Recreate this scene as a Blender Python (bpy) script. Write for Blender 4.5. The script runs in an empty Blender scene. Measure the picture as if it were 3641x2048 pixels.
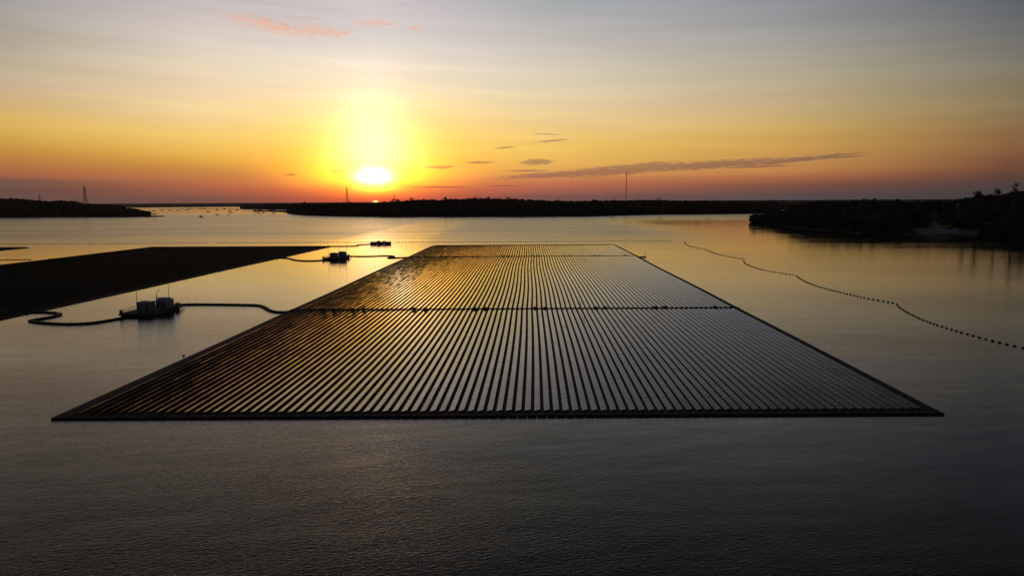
import bpy, math, random
import numpy as np
from mathutils import Vector
random.seed(7); RNG = np.random.default_rng(7)
scene = bpy.context.scene
COL = scene.collection

# ------------------------------------------------------------------ camera, world, sun, exposure
F, H = 2429.0, 35.0                      # focal length in photo pixels, camera height over the water in metres
PITCH = math.atan((1024 - 716) / F); ROLL = math.radians(-0.3)
cam_data = bpy.data.cameras.new('camera'); cam = bpy.data.objects.new('camera', cam_data); COL.objects.link(cam)
cam_data.sensor_width = 36; cam_data.lens = 36 * F / 3641; cam_data.clip_start = 0.5; cam_data.clip_end = 90000
cp, sp, cr, sr = math.cos(PITCH), math.sin(PITCH), math.cos(ROLL), math.sin(ROLL)
def ray(u, v):
    x, y = (u - 1820.5) / F, (1024 - v) / F
    x, y = cr * x - sr * y, sr * x + cr * y
    return Vector((x, cp + y * sp, -sp + y * cp))
fwd = Vector((0, cp, -sp)); up0 = Vector((0, sp, cp)); rt0 = Vector((1, 0, 0))
rt = cr * rt0 + sr * up0; up = -sr * rt0 + cr * up0
from mathutils import Matrix
cam.matrix_world = Matrix(((rt.x, up.x, -fwd.x, 0), (rt.y, up.y, -fwd.y, 0), (rt.z, up.z, -fwd.z, H), (0, 0, 0, 1)))
scene.camera = cam

def at(u, v, z=0.0):
    d = ray(u, v); t = (z - H) / d.z
    return Vector((d.x * t, d.y * t, z))
def far_point(u, v, dist):               # point seen at (u,v) at a horizontal distance
    d = ray(u, v); t = dist / math.hypot(d.x, d.y)
    return Vector((d.x * t, d.y * t, H + d.z * t))
def azel(u, v):
    d = ray(u, v).normalized()
    return math.degrees(math.atan2(d.x, d.y)), math.degrees(math.asin(d.z))

def lin(c):
    return tuple((x / 255 / 12.92) if x <= 10 else ((x / 255 + 0.055) / 1.055) ** 2.4 for x in c)

class X:                                  # tiny expression helper over Math nodes
    def __init__(s, nt, v): s.nt, s.v = nt, v
    def _m(s, op, *a):
        n = s.nt.nodes.new('ShaderNodeMath'); n.operation = op
        for i, q in enumerate((s,) + a):
            q = q.v if isinstance(q, X) else q
            if isinstance(q, (int, float)): n.inputs[i].default_value = q
            else: s.nt.links.new(q, n.inputs[i])
        return X(s.nt, n.outputs[0])
    def __add__(s, o): return s._m('ADD', o)
    def __sub__(s, o): return s._m('SUBTRACT', o)
    def __mul__(s, o): return s._m('MULTIPLY', o)
    def __truediv__(s, o): return s._m('DIVIDE', o)
    def sqrt(s): return s._m('SQRT')
    def exp(s): return s._m('EXPONENT')
    def asin(s): return s._m('ARCSINE')
    def atan2(s, o): return s._m('ARCTAN2', o)
    def mx(s, o): return s._m('MAXIMUM', o)
    def mn(s, o): return s._m('MINIMUM', o)
    def smooth(s, a, b, o0=0.0, o1=1.0):
        n = s.nt.nodes.new('ShaderNodeMapRange'); n.interpolation_type = 'SMOOTHSTEP'
        n.inputs[1].default_value, n.inputs[2].default_value = a, b
        n.inputs[3].default_value, n.inputs[4].default_value = o0, o1
        s.nt.links.new(s.v, n.inputs[0]); return X(s.nt, n.outputs[0])
    def lin(s, a, b):
        n = s.nt.nodes.new('ShaderNodeMapRange')
        n.inputs[1].default_value, n.inputs[2].default_value = a, b
        s.nt.links.new(s.v, n.inputs[0]); return X(s.nt, n.outputs[0])
def vmix(nt, fac, a, b, mode='MIX'):
    n = nt.nodes.new('ShaderNodeMix'); n.data_type = 'RGBA'; n.blend_type = mode; n.clamp_factor = True; n.clamp_result = False
    for q, i in ((fac, 0), (a, 6), (b, 7)):
        q = q.v if isinstance(q, X) else q
        if isinstance(q, (int, float)): n.inputs[i].default_value = q
        elif isinstance(q, tuple): n.inputs[i].default_value = q + (1,)
        else: nt.links.new(q, n.inputs[i])
    return n.outputs[2]

world = bpy.data.worlds.new('World'); scene.world = world; world.use_nodes = True
nt = world.node_tree; nt.nodes.clear()
tc = nt.nodes.new('ShaderNodeTexCoord'); sep = nt.nodes.new('ShaderNodeSeparateXYZ'); nt.links.new(tc.outputs['Generated'], sep.inputs[0])
dx, dy, dz = (X(nt, sep.outputs[i]) for i in range(3))
DEG = 180 / math.pi
az = dx.atan2(dy) * DEG
el = dz.mn(1.0).mx(-1.0).asin() * DEG
elc = el.mx(0.0)
tt = (elc / 90.0).sqrt()
SUN_AZ, SUN_EL = azel(1335, 716)
# colour of the evening sky by height, at several bearings; the strips give (photo row, sRGB) read along one bearing
TOP = [(19, .88), (23, .48), (28, .20), (33, .10), (50, .10), (90, .08)]
STRIPS = {
 30: [(0,160,158,155),(75,163,156,143),(149,170,162,142),(224,184,171,143),(298,196,176,140),(373,208,176,115),(422,216,176,90),(472,210,168,76),(522,198,148,60),(562,185,125,58),(596,172,104,58),(626,155,92,65),(646,112,82,70),(696,94,74,69)],
 730: [(0,190,182,180),(75,205,195,185),(149,215,205,190),(224,225,213,180),(298,235,212,172),(373,240,213,155),(422,240,210,140),(472,240,203,112),(522,233,188,82),(562,220,165,65),(596,202,142,60),(631,184,112,66),(671,158,88,64),(706,108,78,68)],
 1340: [(0,205,196,196),(75,210,203,200),(149,220,215,205),(224,240,228,205),(298,246,232,195),(373,246,225,160),(472,245,210,110),(562,238,180,70),(596,225,160,60),(640,212,122,60),(675,195,85,55),(708,170,66,56)],
 1930: [(0,160,168,168),(75,180,180,176),(149,195,190,180),(224,208,200,182),(298,220,208,175),(373,228,206,157),(422,235,205,140),(472,237,201,118),(522,238,198,92),(572,230,182,84),(611,220,160,80),(646,192,115,78),(671,170,95,74),(698,112,80,76)],
 2730: [(0,140,145,148),(75,150,152,150),(149,162,160,150),(224,175,168,145),(298,183,172,138),(373,195,172,125),(422,203,174,110),(472,205,166,86),(522,206,160,76),(572,200,147,75),(611,195,130,70),(631,170,105,65),(661,128,80,63),(696,82,74,73)],
 3610: [(0,85,92,96),(75,98,102,102),(149,110,110,103),(224,120,118,100),(298,128,118,88),(373,135,118,82),(422,135,110,72),(472,135,100,62),(522,130,92,55),(562,117,78,52),(596,106,68,51),(631,84,60,52),(661,64,59,58),(700,56,57,58)],
}
def mute(c):                              # the air takes some of the yellow-green out
    r, g, b = c; L = .3 * r + .55 * g + .15 * b; k = .05
    return (min(255, (r + (L - r) * k) * 1.015), min(255, (g + (L - g) * k) * 1.0), min(255, (b + (L - b) * k) * 1.0 + 3))
def ramp(stops):
    n = nt.nodes.new('ShaderNodeValToRGB'); cr_ = n.color_ramp
    stops = sorted(stops)
    while len(cr_.elements) < len(stops): cr_.elements.new(0.5)
    for e, (p, c) in zip(cr_.elements, stops): e.position = p
    for e, (p, c) in zip(cr_.elements, stops): e.position = p; e.color = tuple(c) + (1,)
    nt.links.new(tt.v, n.inputs[0]); return n.outputs[0]
DIM = {30: .36, 730: .52, 1340: .8, 1930: 1.0, 2730: 1.25, 3610: 1.2}
def strip_ramp(u, rows):
    st = []
    for v, *c in rows:
        e = max(azel(u, v)[1], 0.0); st.append((math.sqrt(e / 90), lin(mute(c))))
    top = lin(mute(rows[0][1:])); cool = (1.07, .93, .92)
    for e, k in TOP: st.append((math.sqrt(e / 90), tuple(t * k * (1 + (DIM[u] - 1) * min(1, (e - 14) / 9)) * (1 + (q - 1) * min(1, (e - 14) / 30)) for t, q in zip(top, cool))))
    return ramp(st)
cols = [(azel(u, 500)[0], strip_ramp(u, r)) for u, r in sorted(STRIPS.items())]
back = ramp([(0, lin((40, 38, 48))), (.25, lin((52, 49, 60))), (.45, lin((58, 62, 74))), (1, lin((50, 58, 70)))])
sky = cols[0][1]
for (a0, _), (a1, c1) in zip(cols, cols[1:]):
    sky = vmix(nt, az.lin(a0, a1), sky, c1)
sky = vmix(nt, az._m('ABSOLUTE').smooth(40, 130), sky, back)
# faint long cirrus bands
mp = nt.nodes.new('ShaderNodeCombineXYZ'); nt.links.new((az * 0.05).v, mp.inputs[0]); nt.links.new((el * 0.9 + az * 0.03).v, mp.inputs[1])
ns = nt.nodes.new('ShaderNodeTexNoise'); ns.inputs['Scale'].default_value = 1.0; ns.inputs['Detail'].default_value = 5; ns.inputs['Roughness'].default_value = .6
nt.links.new(mp.outputs[0], ns.inputs['Vector'])
band = X(nt, ns.outputs[0]).smooth(.3, .7, 0.955, 1.05)
bc = nt.nodes.new('ShaderNodeCombineXYZ')
for i in range(3): nt.links.new(band.v, bc.inputs[i])
sky = vmix(nt, 1.0, sky, bc.outputs[0], 'MULTIPLY')
# glow round the setting sun (forward scattering), squeezed into a column
def gauss(a0, e0, sa, se, seu=None):
    a = (az - a0) / sa; e = el - e0
    if seu: e = e.mx(0.0) / seu - (e * -1.0).mx(0.0) / se
    else: e = e / se
    return ((a * a + e * e) * -1.0).exp()
def add_col(base, fac, c):
    v = nt.nodes.new('ShaderNodeVectorMath'); v.operation = 'SCALE'; v.inputs[0].default_value = c; nt.links.new(fac.v, v.inputs['Scale'])
    return vmix(nt, 1.0, base, v.outputs[0], 'ADD')
s_az = SUN_AZ
sky = add_col(sky, gauss(s_az, 2.8, 7.5, 1.6, 5.0), (.40, .26, .012))
sky = add_col(sky, gauss(s_az, 2.0, 5.5, 1.3, 2.6), (1.1, .05, .0))
sky = add_col(sky, gauss(s_az, 2.2, 4.2, 1.1, 3.1), (.85, .60, .0))
sky = add_col(sky, gauss(s_az, 3.7, 2.9, 1.2, 3.9), (.75, .50, .50))
sky = add_col(sky, gauss(s_az - .1, 2.0, 1.2, .46, .62), (3.6, 3.2, 2.6))
sky = add_col(sky, gauss(s_az, 1.9, 4.4, .7, 1.4), (.35, .55, .0))
sky = add_col(sky, gauss(s_az, 1.1, 1.6, .26), (1.4, 1.05, .1))
sky = add_col(sky, gauss(s_az, .7, 2.0, .32), (.8, .20, .0))
sky = add_col(sky, gauss(s_az, .4, 4.5, .55), (.22, .01, .0))
sky = add_col(sky, gauss(s_az, .03, .15, .06), (7, 3.0, .8))
# cloud streaks
cn = nt.nodes.new('ShaderNodeCombineXYZ'); nt.links.new((az * 1.5).v, cn.inputs[0]); nt.links.new((el * 9.0).v, cn.inputs[1])
cns = nt.nodes.new('ShaderNodeTexNoise'); cns.inputs['Scale'].default_value = 1.0; cns.inputs['Detail'].default_value = 6; nt.links.new(cn.outputs[0], cns.inputs['Vector'])
cnoise = (X(nt, cns.outputs[0]) - 0.5) * 3.2
def streaks(lst, soft, nz=1.0):
    tot = None
    for x, y, hw, hh, k in lst:
        a0, e0 = azel(x * 1.4134, y * 1.4134); g = .0333
        a = (az - a0); e = (el - e0 - a * k) / (hh * g); a = a / (hw * g)
        m = (cnoise * nz + 1.0 - a * a - e * e).smooth(0, soft)
        tot = m if tot is None else tot.mx(m)
    return tot
dark = streaks([(1430,438,220,9,.05),(1560,428,210,15,.07),(1780,416,260,12,.05),(1980,405,190,7,.08),(1205,409,45,4,0),(1350,408,50,9,.02),
                (1110,421,42,5,0),(1385,355,52,3,.08),(1270,372,38,3,.08),(1375,338,45,1.6,-.05),(853,431,27,2.5,0),(730,440,18,2.5,0),
                (1095,471,95,3,0),(1270,468,45,2,0),(2120,396,60,2.2,.05),(1900,420,110,3,.02),(1640,412,60,3,.06),(1330,430,60,3,0)], .9, .62)
haze_left = streaks([(90,456,210,9,-.03),(60,478,330,12,0)], 1.8, .5)
sky = vmix(nt, dark * .9, sky, vmix(nt, 1.0, sky, (.47, .46, .95), 'MULTIPLY'))
sky = vmix(nt, haze_left * .5, sky, vmix(nt, 1.0, sky, (.5, .48, .65), 'MULTIPLY'))
pink = streaks([(690,68,125,20,-.14),(800,79,80,17,-.05),(850,87,40,9,.12),(942,58,62,9,.03),(1048,73,30,8,0),(620,52,60,6,-.1)], 1.8, 1.15)
sky = vmix(nt, pink * .95, sky, lin((238, 178, 150)))
wisp = streaks([(1010,168,75,14,-.12),(1120,185,110,10,-.22),(1260,214,90,7,-.2),(620,150,200,12,.02),(560,238,260,10,.02)], 2.5)
sky = vmix(nt, wisp * .09, sky, (1.0, .95, .82))
grey = streaks([(780,46,50,4,0),(690,56,90,3,-.16)], 2.2)
sky = vmix(nt, grey * .5, sky, lin((185, 155, 150)))
bg = nt.nodes.new('ShaderNodeBackground'); nt.links.new(sky, bg.inputs[0]); bg.inputs[1].default_value = 1.0
st_ = nt.nodes.new('ShaderNodeTexSky'); st_.sky_type = 'NISHITA'; st_.sun_disc = False
st_.sun_elevation = math.radians(0.4); st_.sun_rotation = math.radians(SUN_AZ); st_.altitude = 50
bg2 = nt.nodes.new('ShaderNodeBackground'); nt.links.new(st_.outputs[0], bg2.inputs[0]); bg2.inputs[1].default_value = 0.008
ad = nt.nodes.new('ShaderNodeAddShader'); nt.links.new(bg.outputs[0], ad.inputs[0]); nt.links.new(bg2.outputs[0], ad.inputs[1])
wo = nt.nodes.new('ShaderNodeOutputWorld'); nt.links.new(ad.outputs[0], wo.inputs[0])
world.cycles.sampling_method = 'MANUAL'; world.cycles.sample_map_resolution = 2048

sun_l = bpy.data.lights.new('sun', 'SUN'); sun_l.energy = 0.25; sun_l.angle = math.radians(0.5); sun_l.color = (1, .45, .18)
sun = bpy.data.objects.new('sun', sun_l); COL.objects.link(sun)
se = math.radians(0.5); sa_ = math.radians(SUN_AZ)
sun.rotation_euler = (-Vector((math.sin(sa_) * math.cos(se), math.cos(sa_) * math.cos(se), math.sin(se)))).to_track_quat('-Z', 'Y').to_euler()
scene.view_settings.view_transform = 'Standard'; scene.view_settings.look = 'None'; scene.view_settings.exposure = 0; scene.view_settings.gamma = 1
scene.cycles.max_bounces = 6; scene.cycles.sample_clamp_indirect = 4

# ------------------------------------------------------------------ helpers
def tag(o, label=None, cat=None, group=None, kind=None):
    if label: o['label'] = label
    if cat: o['category'] = cat
    if group: o['group'] = group
    if kind: o['kind'] = kind
    return o
def thing(name, loc, label, cat, group=None, rz=0):
    o = bpy.data.objects.new(name, None); COL.objects.link(o); o.location = loc; o.rotation_euler = (0, 0, rz)
    return tag(o, label, cat, group)
def dup(o, parent=None):
    c = o.copy(); COL.objects.link(c)
    if parent: c.parent = parent
    for ch in o.children: dup(ch, c)
    return c
def mesh_np(name, V, Q, mat, parent=None, mats=None, mi=None, smooth=False):
    """V (n,3), Q list of (m,k) arrays"""
    me = bpy.data.meshes.new(name)
    V = np.asarray(V, dtype=np.float32); Q = [np.asarray(q, dtype=np.int32) for q in (Q if isinstance(Q, list) else [Q])]
    me.vertices.add(len(V)); me.vertices.foreach_set('co', V.ravel())
    tot = np.concatenate([np.full(len(q), q.shape[1]) for q in Q]).astype(np.int32)
    loops = np.concatenate([q.ravel() for q in Q]).astype(np.int32)
    me.loops.add(len(loops)); me.loops.foreach_set('vertex_index', loops)
    me.polygons.add(len(tot)); me.polygons.foreach_set('loop_start', np.concatenate([[0], np.cumsum(tot)[:-1]]).astype(np.int32))
    me.polygons.foreach_set('loop_total', tot)
    for m in (mats or [mat]): me.materials.append(m)
    if mi is not None: me.polygons.foreach_set('material_index', np.asarray(mi, dtype=np.int32))
    if smooth: me.polygons.foreach_set('use_smooth', np.ones(len(tot), dtype=bool))
    me.update(); me.validate()
    o = bpy.data.objects.new(name, me); COL.objects.link(o)
    if parent: o.parent = parent
    return o
BOXQ = np.array([[0,3,2,1],[4,5,6,7],[0,1,5,4],[1,2,6,5],[2,3,7,6],[3,0,4,7]])
class MB:
    def __init__(s): s.v = []; s.q = []
    def box(s, x0, x1, y0, y1, z0, z1, ch=0.0):
        b = len(s.v); c = ch
        s.v += [(x0,y0,z0),(x1,y0,z0),(x1,y1,z0),(x0,y1,z0),(x0+c,y0+c,z1),(x1-c,y0+c,z1),(x1-c,y1-c,z1),(x0+c,y1-c,z1)]
        s.q += [tuple(b + i for i in q) for q in BOXQ]; return s
    def bar(s, p, q, r, n=6, r2=None):
        p, q = Vector(p), Vector(q); d = (q - p).normalized(); a = d.orthogonal().normalized(); c = d.cross(a); b = len(s.v); r2 = r if r2 is None else r2
        for w, rr in ((p, r), (q, r2)):
            for k in range(n):
                t = 2 * math.pi * k / n; s.v.append(tuple(w + a * (rr * math.cos(t)) + c * (rr * math.sin(t))))
        for k in range(n): s.q.append((b + k, b + (k + 1) % n, b + n + (k + 1) % n, b + n + k))
        s.q.append(tuple(b + k for k in reversed(range(n)))); s.q.append(tuple(b + n + k for k in range(n))); return s
    def ball(s, c, rx, ry, rz, n=8, m=5):
        b = len(s.v)
        for j in range(m + 1):
            ph = math.pi * j / m
            for i in range(n):
                t = 2 * math.pi * i / n
                s.v.append((c[0] + rx * math.sin(ph) * math.cos(t), c[1] + ry * math.sin(ph) * math.sin(t), c[2] + rz * math.cos(ph)))
        for j in range(m):
            for i in range(n): s.q.append((b + j*n + i, b + (j+1)*n + i, b + (j+1)*n + (i+1) % n, b + j*n + (i+1) % n))
        return s
    def build(s, name, mat, parent=None, smooth=False):
        me = bpy.data.meshes.new(name); me.from_pydata(s.v, [], s.q); me.materials.append(mat); me.update(); me.validate()
        if smooth:
            for p in me.polygons: p.use_smooth = True
        o = bpy.data.objects.new(name, me); COL.objects.link(o)
        if parent: o.parent = parent
        return o
def material(name, col, rough=.6, spec=.5, metal=0, noise=None, bump=0, ior=1.5):
    m = bpy.data.materials.new(name); m.use_nodes = True; n = m.node_tree; b = n.nodes['Principled BSDF']
    b.inputs['Base Color'].default_value = tuple(col) + (1,); b.inputs['Roughness'].default_value = rough
    b.inputs['Metallic'].default_value = metal; b.inputs['IOR'].default_value = ior
    if noise:
        sc, amt = noise
        t = n.nodes.new('ShaderNodeTexCoord'); k = n.nodes.new('ShaderNodeTexNoise'); k.inputs['Scale'].default_value = sc; k.inputs['Detail'].default_value = 5
        n.links.new(t.outputs['Object'], k.inputs['Vector'])
        o = vmix(n, X(n, k.outputs[0]).smooth(.3, .7), tuple(c * (1 - amt) for c in col), tuple(c * (1 + amt) for c in col))
        n.links.new(o, b.inputs['Base Color'])
        if bump:
            bb = n.nodes.new('ShaderNodeBump'); bb.inputs['Distance'].default_value = bump; n.links.new(k.outputs[0], bb.inputs['Height']); n.links.new(bb.outputs[0], b.inputs['Normal'])
    return m
M = {}
M['float'] = material('black_plastic_float', (.016, .015, .016), .65, noise=(1.3, .35))
M['walk'] = material('grey_plastic_float', (.032, .029, .031), .7, noise=(.9, .3))
M['frame'] = material('aluminium_frame', (.12, .12, .12), .45, metal=.7)
M['back'] = material('panel_backsheet', (.01, .01, .0105), .9)
M['steel'] = material('galvanised_steel', (.12, .12, .125), .5, metal=.5, noise=(3, .3))
for k_ in ('walk', 'float', 'back'): M[k_].node_tree.nodes['Principled BSDF'].inputs['Specular IOR Level'].default_value = .12
M['cabin'] = material('cabin_sheet_metal', (.20, .205, .225), .6, noise=(1.2, .2))
M['roof'] = material('cabin_roof', (.26, .26, .28), .6, noise=(1, .2))
M['dark'] = material('dark_rubber', (.02, .02, .02), .6)
M['cable'] = material('cable_sheath', (.015, .015, .015), .5)
M['land'] = material('earth', (.035, .030, .024), .95, noise=(.02, .4))
M['mud'] = material('mud', (.06, .04, .03), .8, noise=(.03, .4))
M['gravel'] = material('pale_gravel', (.19, .175, .17), .95, noise=(.15, .35))
M['bark'] = material('bark', (.05, .04, .03), .9, noise=(2, .3))
M['yellow'] = material('yellow_paint', (.75, .36, .03), .6, noise=(.8, .12))
M['tin'] = material('tin_roof', (.5, .48, .46), .5, noise=(1, .2))
M['wood'] = material('weathered_wood', (.04, .033, .028), .85, noise=(3, .3))
M['white'] = material('white_paint', (.7, .7, .7), .5, noise=(4, .1))
def leaf_mat():
    m = material('foliage', (.022, .030, .016), .9, noise=(.05, .45)); return m
M['leaf'] = leaf_mat()
def glass_mat():
    m = bpy.data.materials.new('solar_glass'); m.use_nodes = True; n = m.node_tree; b = n.nodes['Principled BSDF']
    b.inputs['Base Color'].default_value = (.018, .017, .024, 1); b.inputs['Roughness'].default_value = .08; b.inputs['IOR'].default_value = 1.34; b.inputs['Specular Tint'].default_value = (1, .92, .84, 1)
    return m
M['glass'] = glass_mat()

# water
def water_mat():
    m = bpy.data.materials.new('reservoir_water'); m.use_nodes = True; n = m.node_tree; b = n.nodes['Principled BSDF']
    b.inputs['Base Color'].default_value = (.004, .0045, .005, 1); b.inputs['IOR'].default_value = 1.333
    t = n.nodes.new('ShaderNodeTexCoord'); s = n.nodes.new('ShaderNodeSeparateXYZ'); n.links.new(t.outputs['Object'], s.inputs[0])
    x, y = X(n, s.outputs[0]), X(n, s.outputs[1])
    def noise(sx, sy, rot, det=3, rough=.5, dist=0.0):
        mp = n.nodes.new('ShaderNodeMapping'); mp.inputs['Rotation'].default_value = (0, 0, math.radians(rot)); mp.inputs['Scale'].default_value = (sx, sy, 1)
        k = n.nodes.new('ShaderNodeTexNoise'); k.noise_dimensions = '2D'; k.inputs['Scale'].default_value = 1; k.inputs['Detail'].default_value = det
        k.inputs['Roughness'].default_value = rough; k.inputs['Distortion'].default_value = dist
        # rotate first, then scale
        r = n.nodes.new('ShaderNodeVectorRotate'); r.rotation_type = 'Z_AXIS'; r.inputs['Angle'].default_value = math.radians(rot)
        n.links.new(t.outputs['Object'], r.inputs['Vector']); mp.inputs['Rotation'].default_value = (0, 0, 0)
        n.links.new(r.outputs[0], mp.inputs['Vector']); n.links.new(mp.outputs[0], k.inputs['Vector'])
        return X(n, k.outputs[0])
    patch = noise(.004, .016, 8, 4)                              # cat's-paws of wind
    calm_gap = (x.smooth(-175, -150, 0, 1)) * (x.smooth(-66, -90, 0, 1)) * y.smooth(190, 260, 0, 1)      # lee water between the arrays
    open_w = y.smooth(330, 800)
    bay_r = x.smooth(120, 260) * y.smooth(1500, 1050) * y.smooth(360, 470)      # sheltered water under the right shore
    bay_l = y.smooth(1950, 2300)
    wind = (open_w - bay_r * .92 - bay_l * .65).mx(0.0)
    base = y.smooth(60, 330, .03, .06)
    rough = (base + wind * .19 + patch.smooth(.35, .65, -.01, .025) - calm_gap * .05 - bay_r * .012).mx(.015)
    n.links.new(rough.v, b.inputs['Roughness'])
    w1 = noise(1.0, 3.2, -16, 3, .6, .4); w2 = noise(3.0, 7.0, 14, 2, .5); w3 = noise(.06, .16, -10, 2)
    near = y.smooth(330, 95, .22, 1.0)
    h = (w1 * .033 + w2 * .013) * near * patch.smooth(.3, .7, .5, 1.3) + w3 * .07
    bp = n.nodes.new('ShaderNodeBump'); bp.inputs['Strength'].default_value = 1; bp.inputs['Distance'].default_value = 1.0
    n.links.new(h.v, bp.inputs['Height']); n.links.new(bp.outputs[0], b.inputs['Normal'])
    return m
R_ = 60000
ys = [-300, 60, 200, 600, 2000, 8000, R_]
V, Q = [], []
for yy in ys:
    for xx in (-R_, -4000, -600, 0, 600, 4000, R_): V.append((xx, yy, 0))
for j in range(len(ys) - 1):
    for i in range(6): a = j * 7 + i; Q.append((a, a + 1, a + 8, a + 7))
water = mesh_np('water', V, np.array(Q), water_mat()); tag(water, 'calm dark reservoir water reflecting the sunset', kind='structure')

# ------------------------------------------------------------------ land, forests
def blob_tree_tris(x, y, z, h, r, k, rng):
    """k leaf clumps (irregular quads) filling an uneven crown"""
    th = rng.uniform(0, 2*np.pi, k); u = rng.uniform(-1, 1, k); s = np.sqrt(1 - u*u); rad = rng.uniform(.45, 1.0, k) ** .5
    cx = x + r * rad * s * np.cos(th); cy = y + r * rad * s * np.sin(th); cz = z + h * (.55 + .45 * u * rad)
    return np.stack([cx, cy, cz], 1), np.full(k, r * 2.9 / math.sqrt(k))
def clumps_to_mesh(C, S, rng):
    n = len(C)
    a = rng.normal(size=(n, 3)); a /= np.linalg.norm(a, axis=1, keepdims=True)
    b = rng.normal(size=(n, 3)); b -= (a * b).sum(1, keepdims=True) * a; b /= np.linalg.norm(b, axis=1, keepdims=True)
    S = S[:, None] * rng.uniform(.6, 1.25, (n, 1))
    P = np.stack([C + a*S, C + b*S*rng.uniform(.5, 1, (n, 1)), C - a*S*rng.uniform(.6, 1, (n, 1)), C - b*S*rng.uniform(.5, 1, (n, 1))], 1).reshape(-1, 3)
    return P, np.arange(4 * n).reshape(-1, 4)
def profile(d):                          # 0 at the shore, 1 on the ridge
    return min(1.0, max(0.0, d)) ** .75
def interp(pts, u):
    for p, q in zip(pts, pts[1:]):
        if u <= q[0]:
            f = (u - p[0]) / (q[0] - p[0]); return [a + (b - a) * f for a, b in zip(p, q)]
    return list(pts[-1])
def landmass(name, pts, depth, tree_h, step_u, spacing, k, flabel, clear=None, shape=None, rows=9, back=1.6, fname='forest', llabel='dark wooded land', jag=1.0):
    """pts: (u, v of the waterline, v of the tree tops). The land rises inland from its shoreline to the ridge."""
    us = np.arange(pts[0][0], pts[-1][0] + step_u, step_u); V = []; info = []
    for u in us:
        _, vw, vt = interp(pts, u)
        s = at(u, vw) + Vector((random.uniform(-1, 1), random.uniform(-1, 1) * 3 * jag, 0)); d0 = math.hypot(s.x, s.y); n = Vector((s.x, s.y, 0)) / d0
        dd = depth * min(1, .25 + .75 * min((u - pts[0][0]), 400) / 400) if depth > 150 else depth
        top = far_point(u, vt, d0 + dd).z; ridge = max(1.0, top - tree_h * .9)
        info.append((s, n, dd, ridge))
        V.append((s.x, s.y, -1.5)); V.append((s.x + n.x * 2.5, s.y + n.y * 2.5, .5))
        for j in range(1, rows):
            f = j / (rows - 1) * back
            z = .6 + (ridge - .6) * profile(f) + (random.uniform(-.5, .5) if j > 1 else 0)
            if shape: z = shape(u, 2.5 + dd * f, z)
            p = s + n * (2.5 + dd * f); V.append((p.x, p.y, z))
    m = rows + 1; Q = [(i*m + j, (i+1)*m + j, (i+1)*m + j + 1, i*m + j + 1) for i in range(len(us) - 1) for j in range(m - 1)]
    land = mesh_np(name, V, np.array(Q), M['land'], smooth=True); tag(land, llabel, kind='structure')
    Cs, Ss = [], []
    rng = RNG
    for i in range(len(us) - 1):
        s, n, dd, ridge = info[i]; s2 = info[i+1][0]; w = (s2 - s).length
        nt_ = max(1, int(w / spacing * dd * back / spacing * .9))
        for _ in range(nt_):
            f = rng.uniform(0.0, back) if rng.uniform() > .25 else rng.uniform(0, .15)
            p = s.lerp(s2, rng.uniform()) + n * (3 + dd * f)
            gz = .6 + (ridge - .6) * profile(f)
            if shape: gz = shape(us[i], 3 + dd * f, gz)
            if clear and clear(us[i], 3 + dd * f): continue
            hh = tree_h * rng.uniform(.75, 1.08) * (0.6 if f < .04 else 1); r = hh * rng.uniform(.35, .5)
            if rng.uniform() < .05: hh *= 1.25
            c, z = blob_tree_tris(p.x, p.y, gz - hh * .1, hh, r, k, rng); Cs.append(c); Ss.append(z)
    P, QQ = clumps_to_mesh(np.concatenate(Cs), np.concatenate(Ss), rng)
    fo = mesh_np(fname, P, QQ, M['leaf']); tag(fo, flabel, kind='stuff')
    return land, info

# left headland
landmass('left_headland', [(-260,774,700),(0,773,706),(70,773,706),(110,773,712),(180,772,715),(235,772,714),(270,772,716),(300,772,725),(380,772,728),(430,772,733),(470,772,741),(500,771,750),(516,771,760),(526,771,764)],
         110, 13, 9, 8.5, 34, 'dark woodland covering the headland at the left edge of the photo')
# low spit reaching out from the left headland
def flat_land(name, pts, z, label, mat=None, thick=None):
    V = []; Q = []
    for i, (u, v0, v1) in enumerate(pts):
        a, b = at(u, v0), at(u, v1); c = a.lerp(b, .5)
        V += [(a.x, a.y, -.4), (a.x, a.y + .4, z * .4), (c.x, c.y, z), (b.x, b.y, z * .4), (b.x, b.y + .5, -.4)]
        if i: k = (i - 1) * 5; Q += [(k + j, k + 5 + j, k + 6 + j, k + 1 + j) for j in range(4)]
    o = mesh_np(name, V, np.array(Q), mat or M['land'], smooth=True); return tag(o, label, kind='structure')
flat_land('spit', [(515,773,766),(530,772.5,767),(548,772,768),(562,772,768.5),(572,771.3,769.8),(580,771.3,769.2),(584,770.8,770.2)], 2.2, 'low dark spit reaching out from the left headland')
# central headland
landmass('central_headland', [(1026,758,738),(1045,762,726),(1100,766,723),(1200,769,722.5),(1290,770,722.5),(1345,771,722),(1390,772,716),(1450,772,713),(1500,771,711),(1560,771,710),(1640,771,708),(1720,771,706),(1810,771,707),(1850,771,709),(1900,770.5,712),(1960,770.5,714),(2100,769,715),(2200,766,714),(2320,763,711.5),(2400,762.5,714),(2480,762,715),(2560,761,717),(2660,760,718),(2760,759,718)],
         240, 13, 11, 10.5, 34, 'dense dark wood covering the long low headland across the middle of the horizon')
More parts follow.
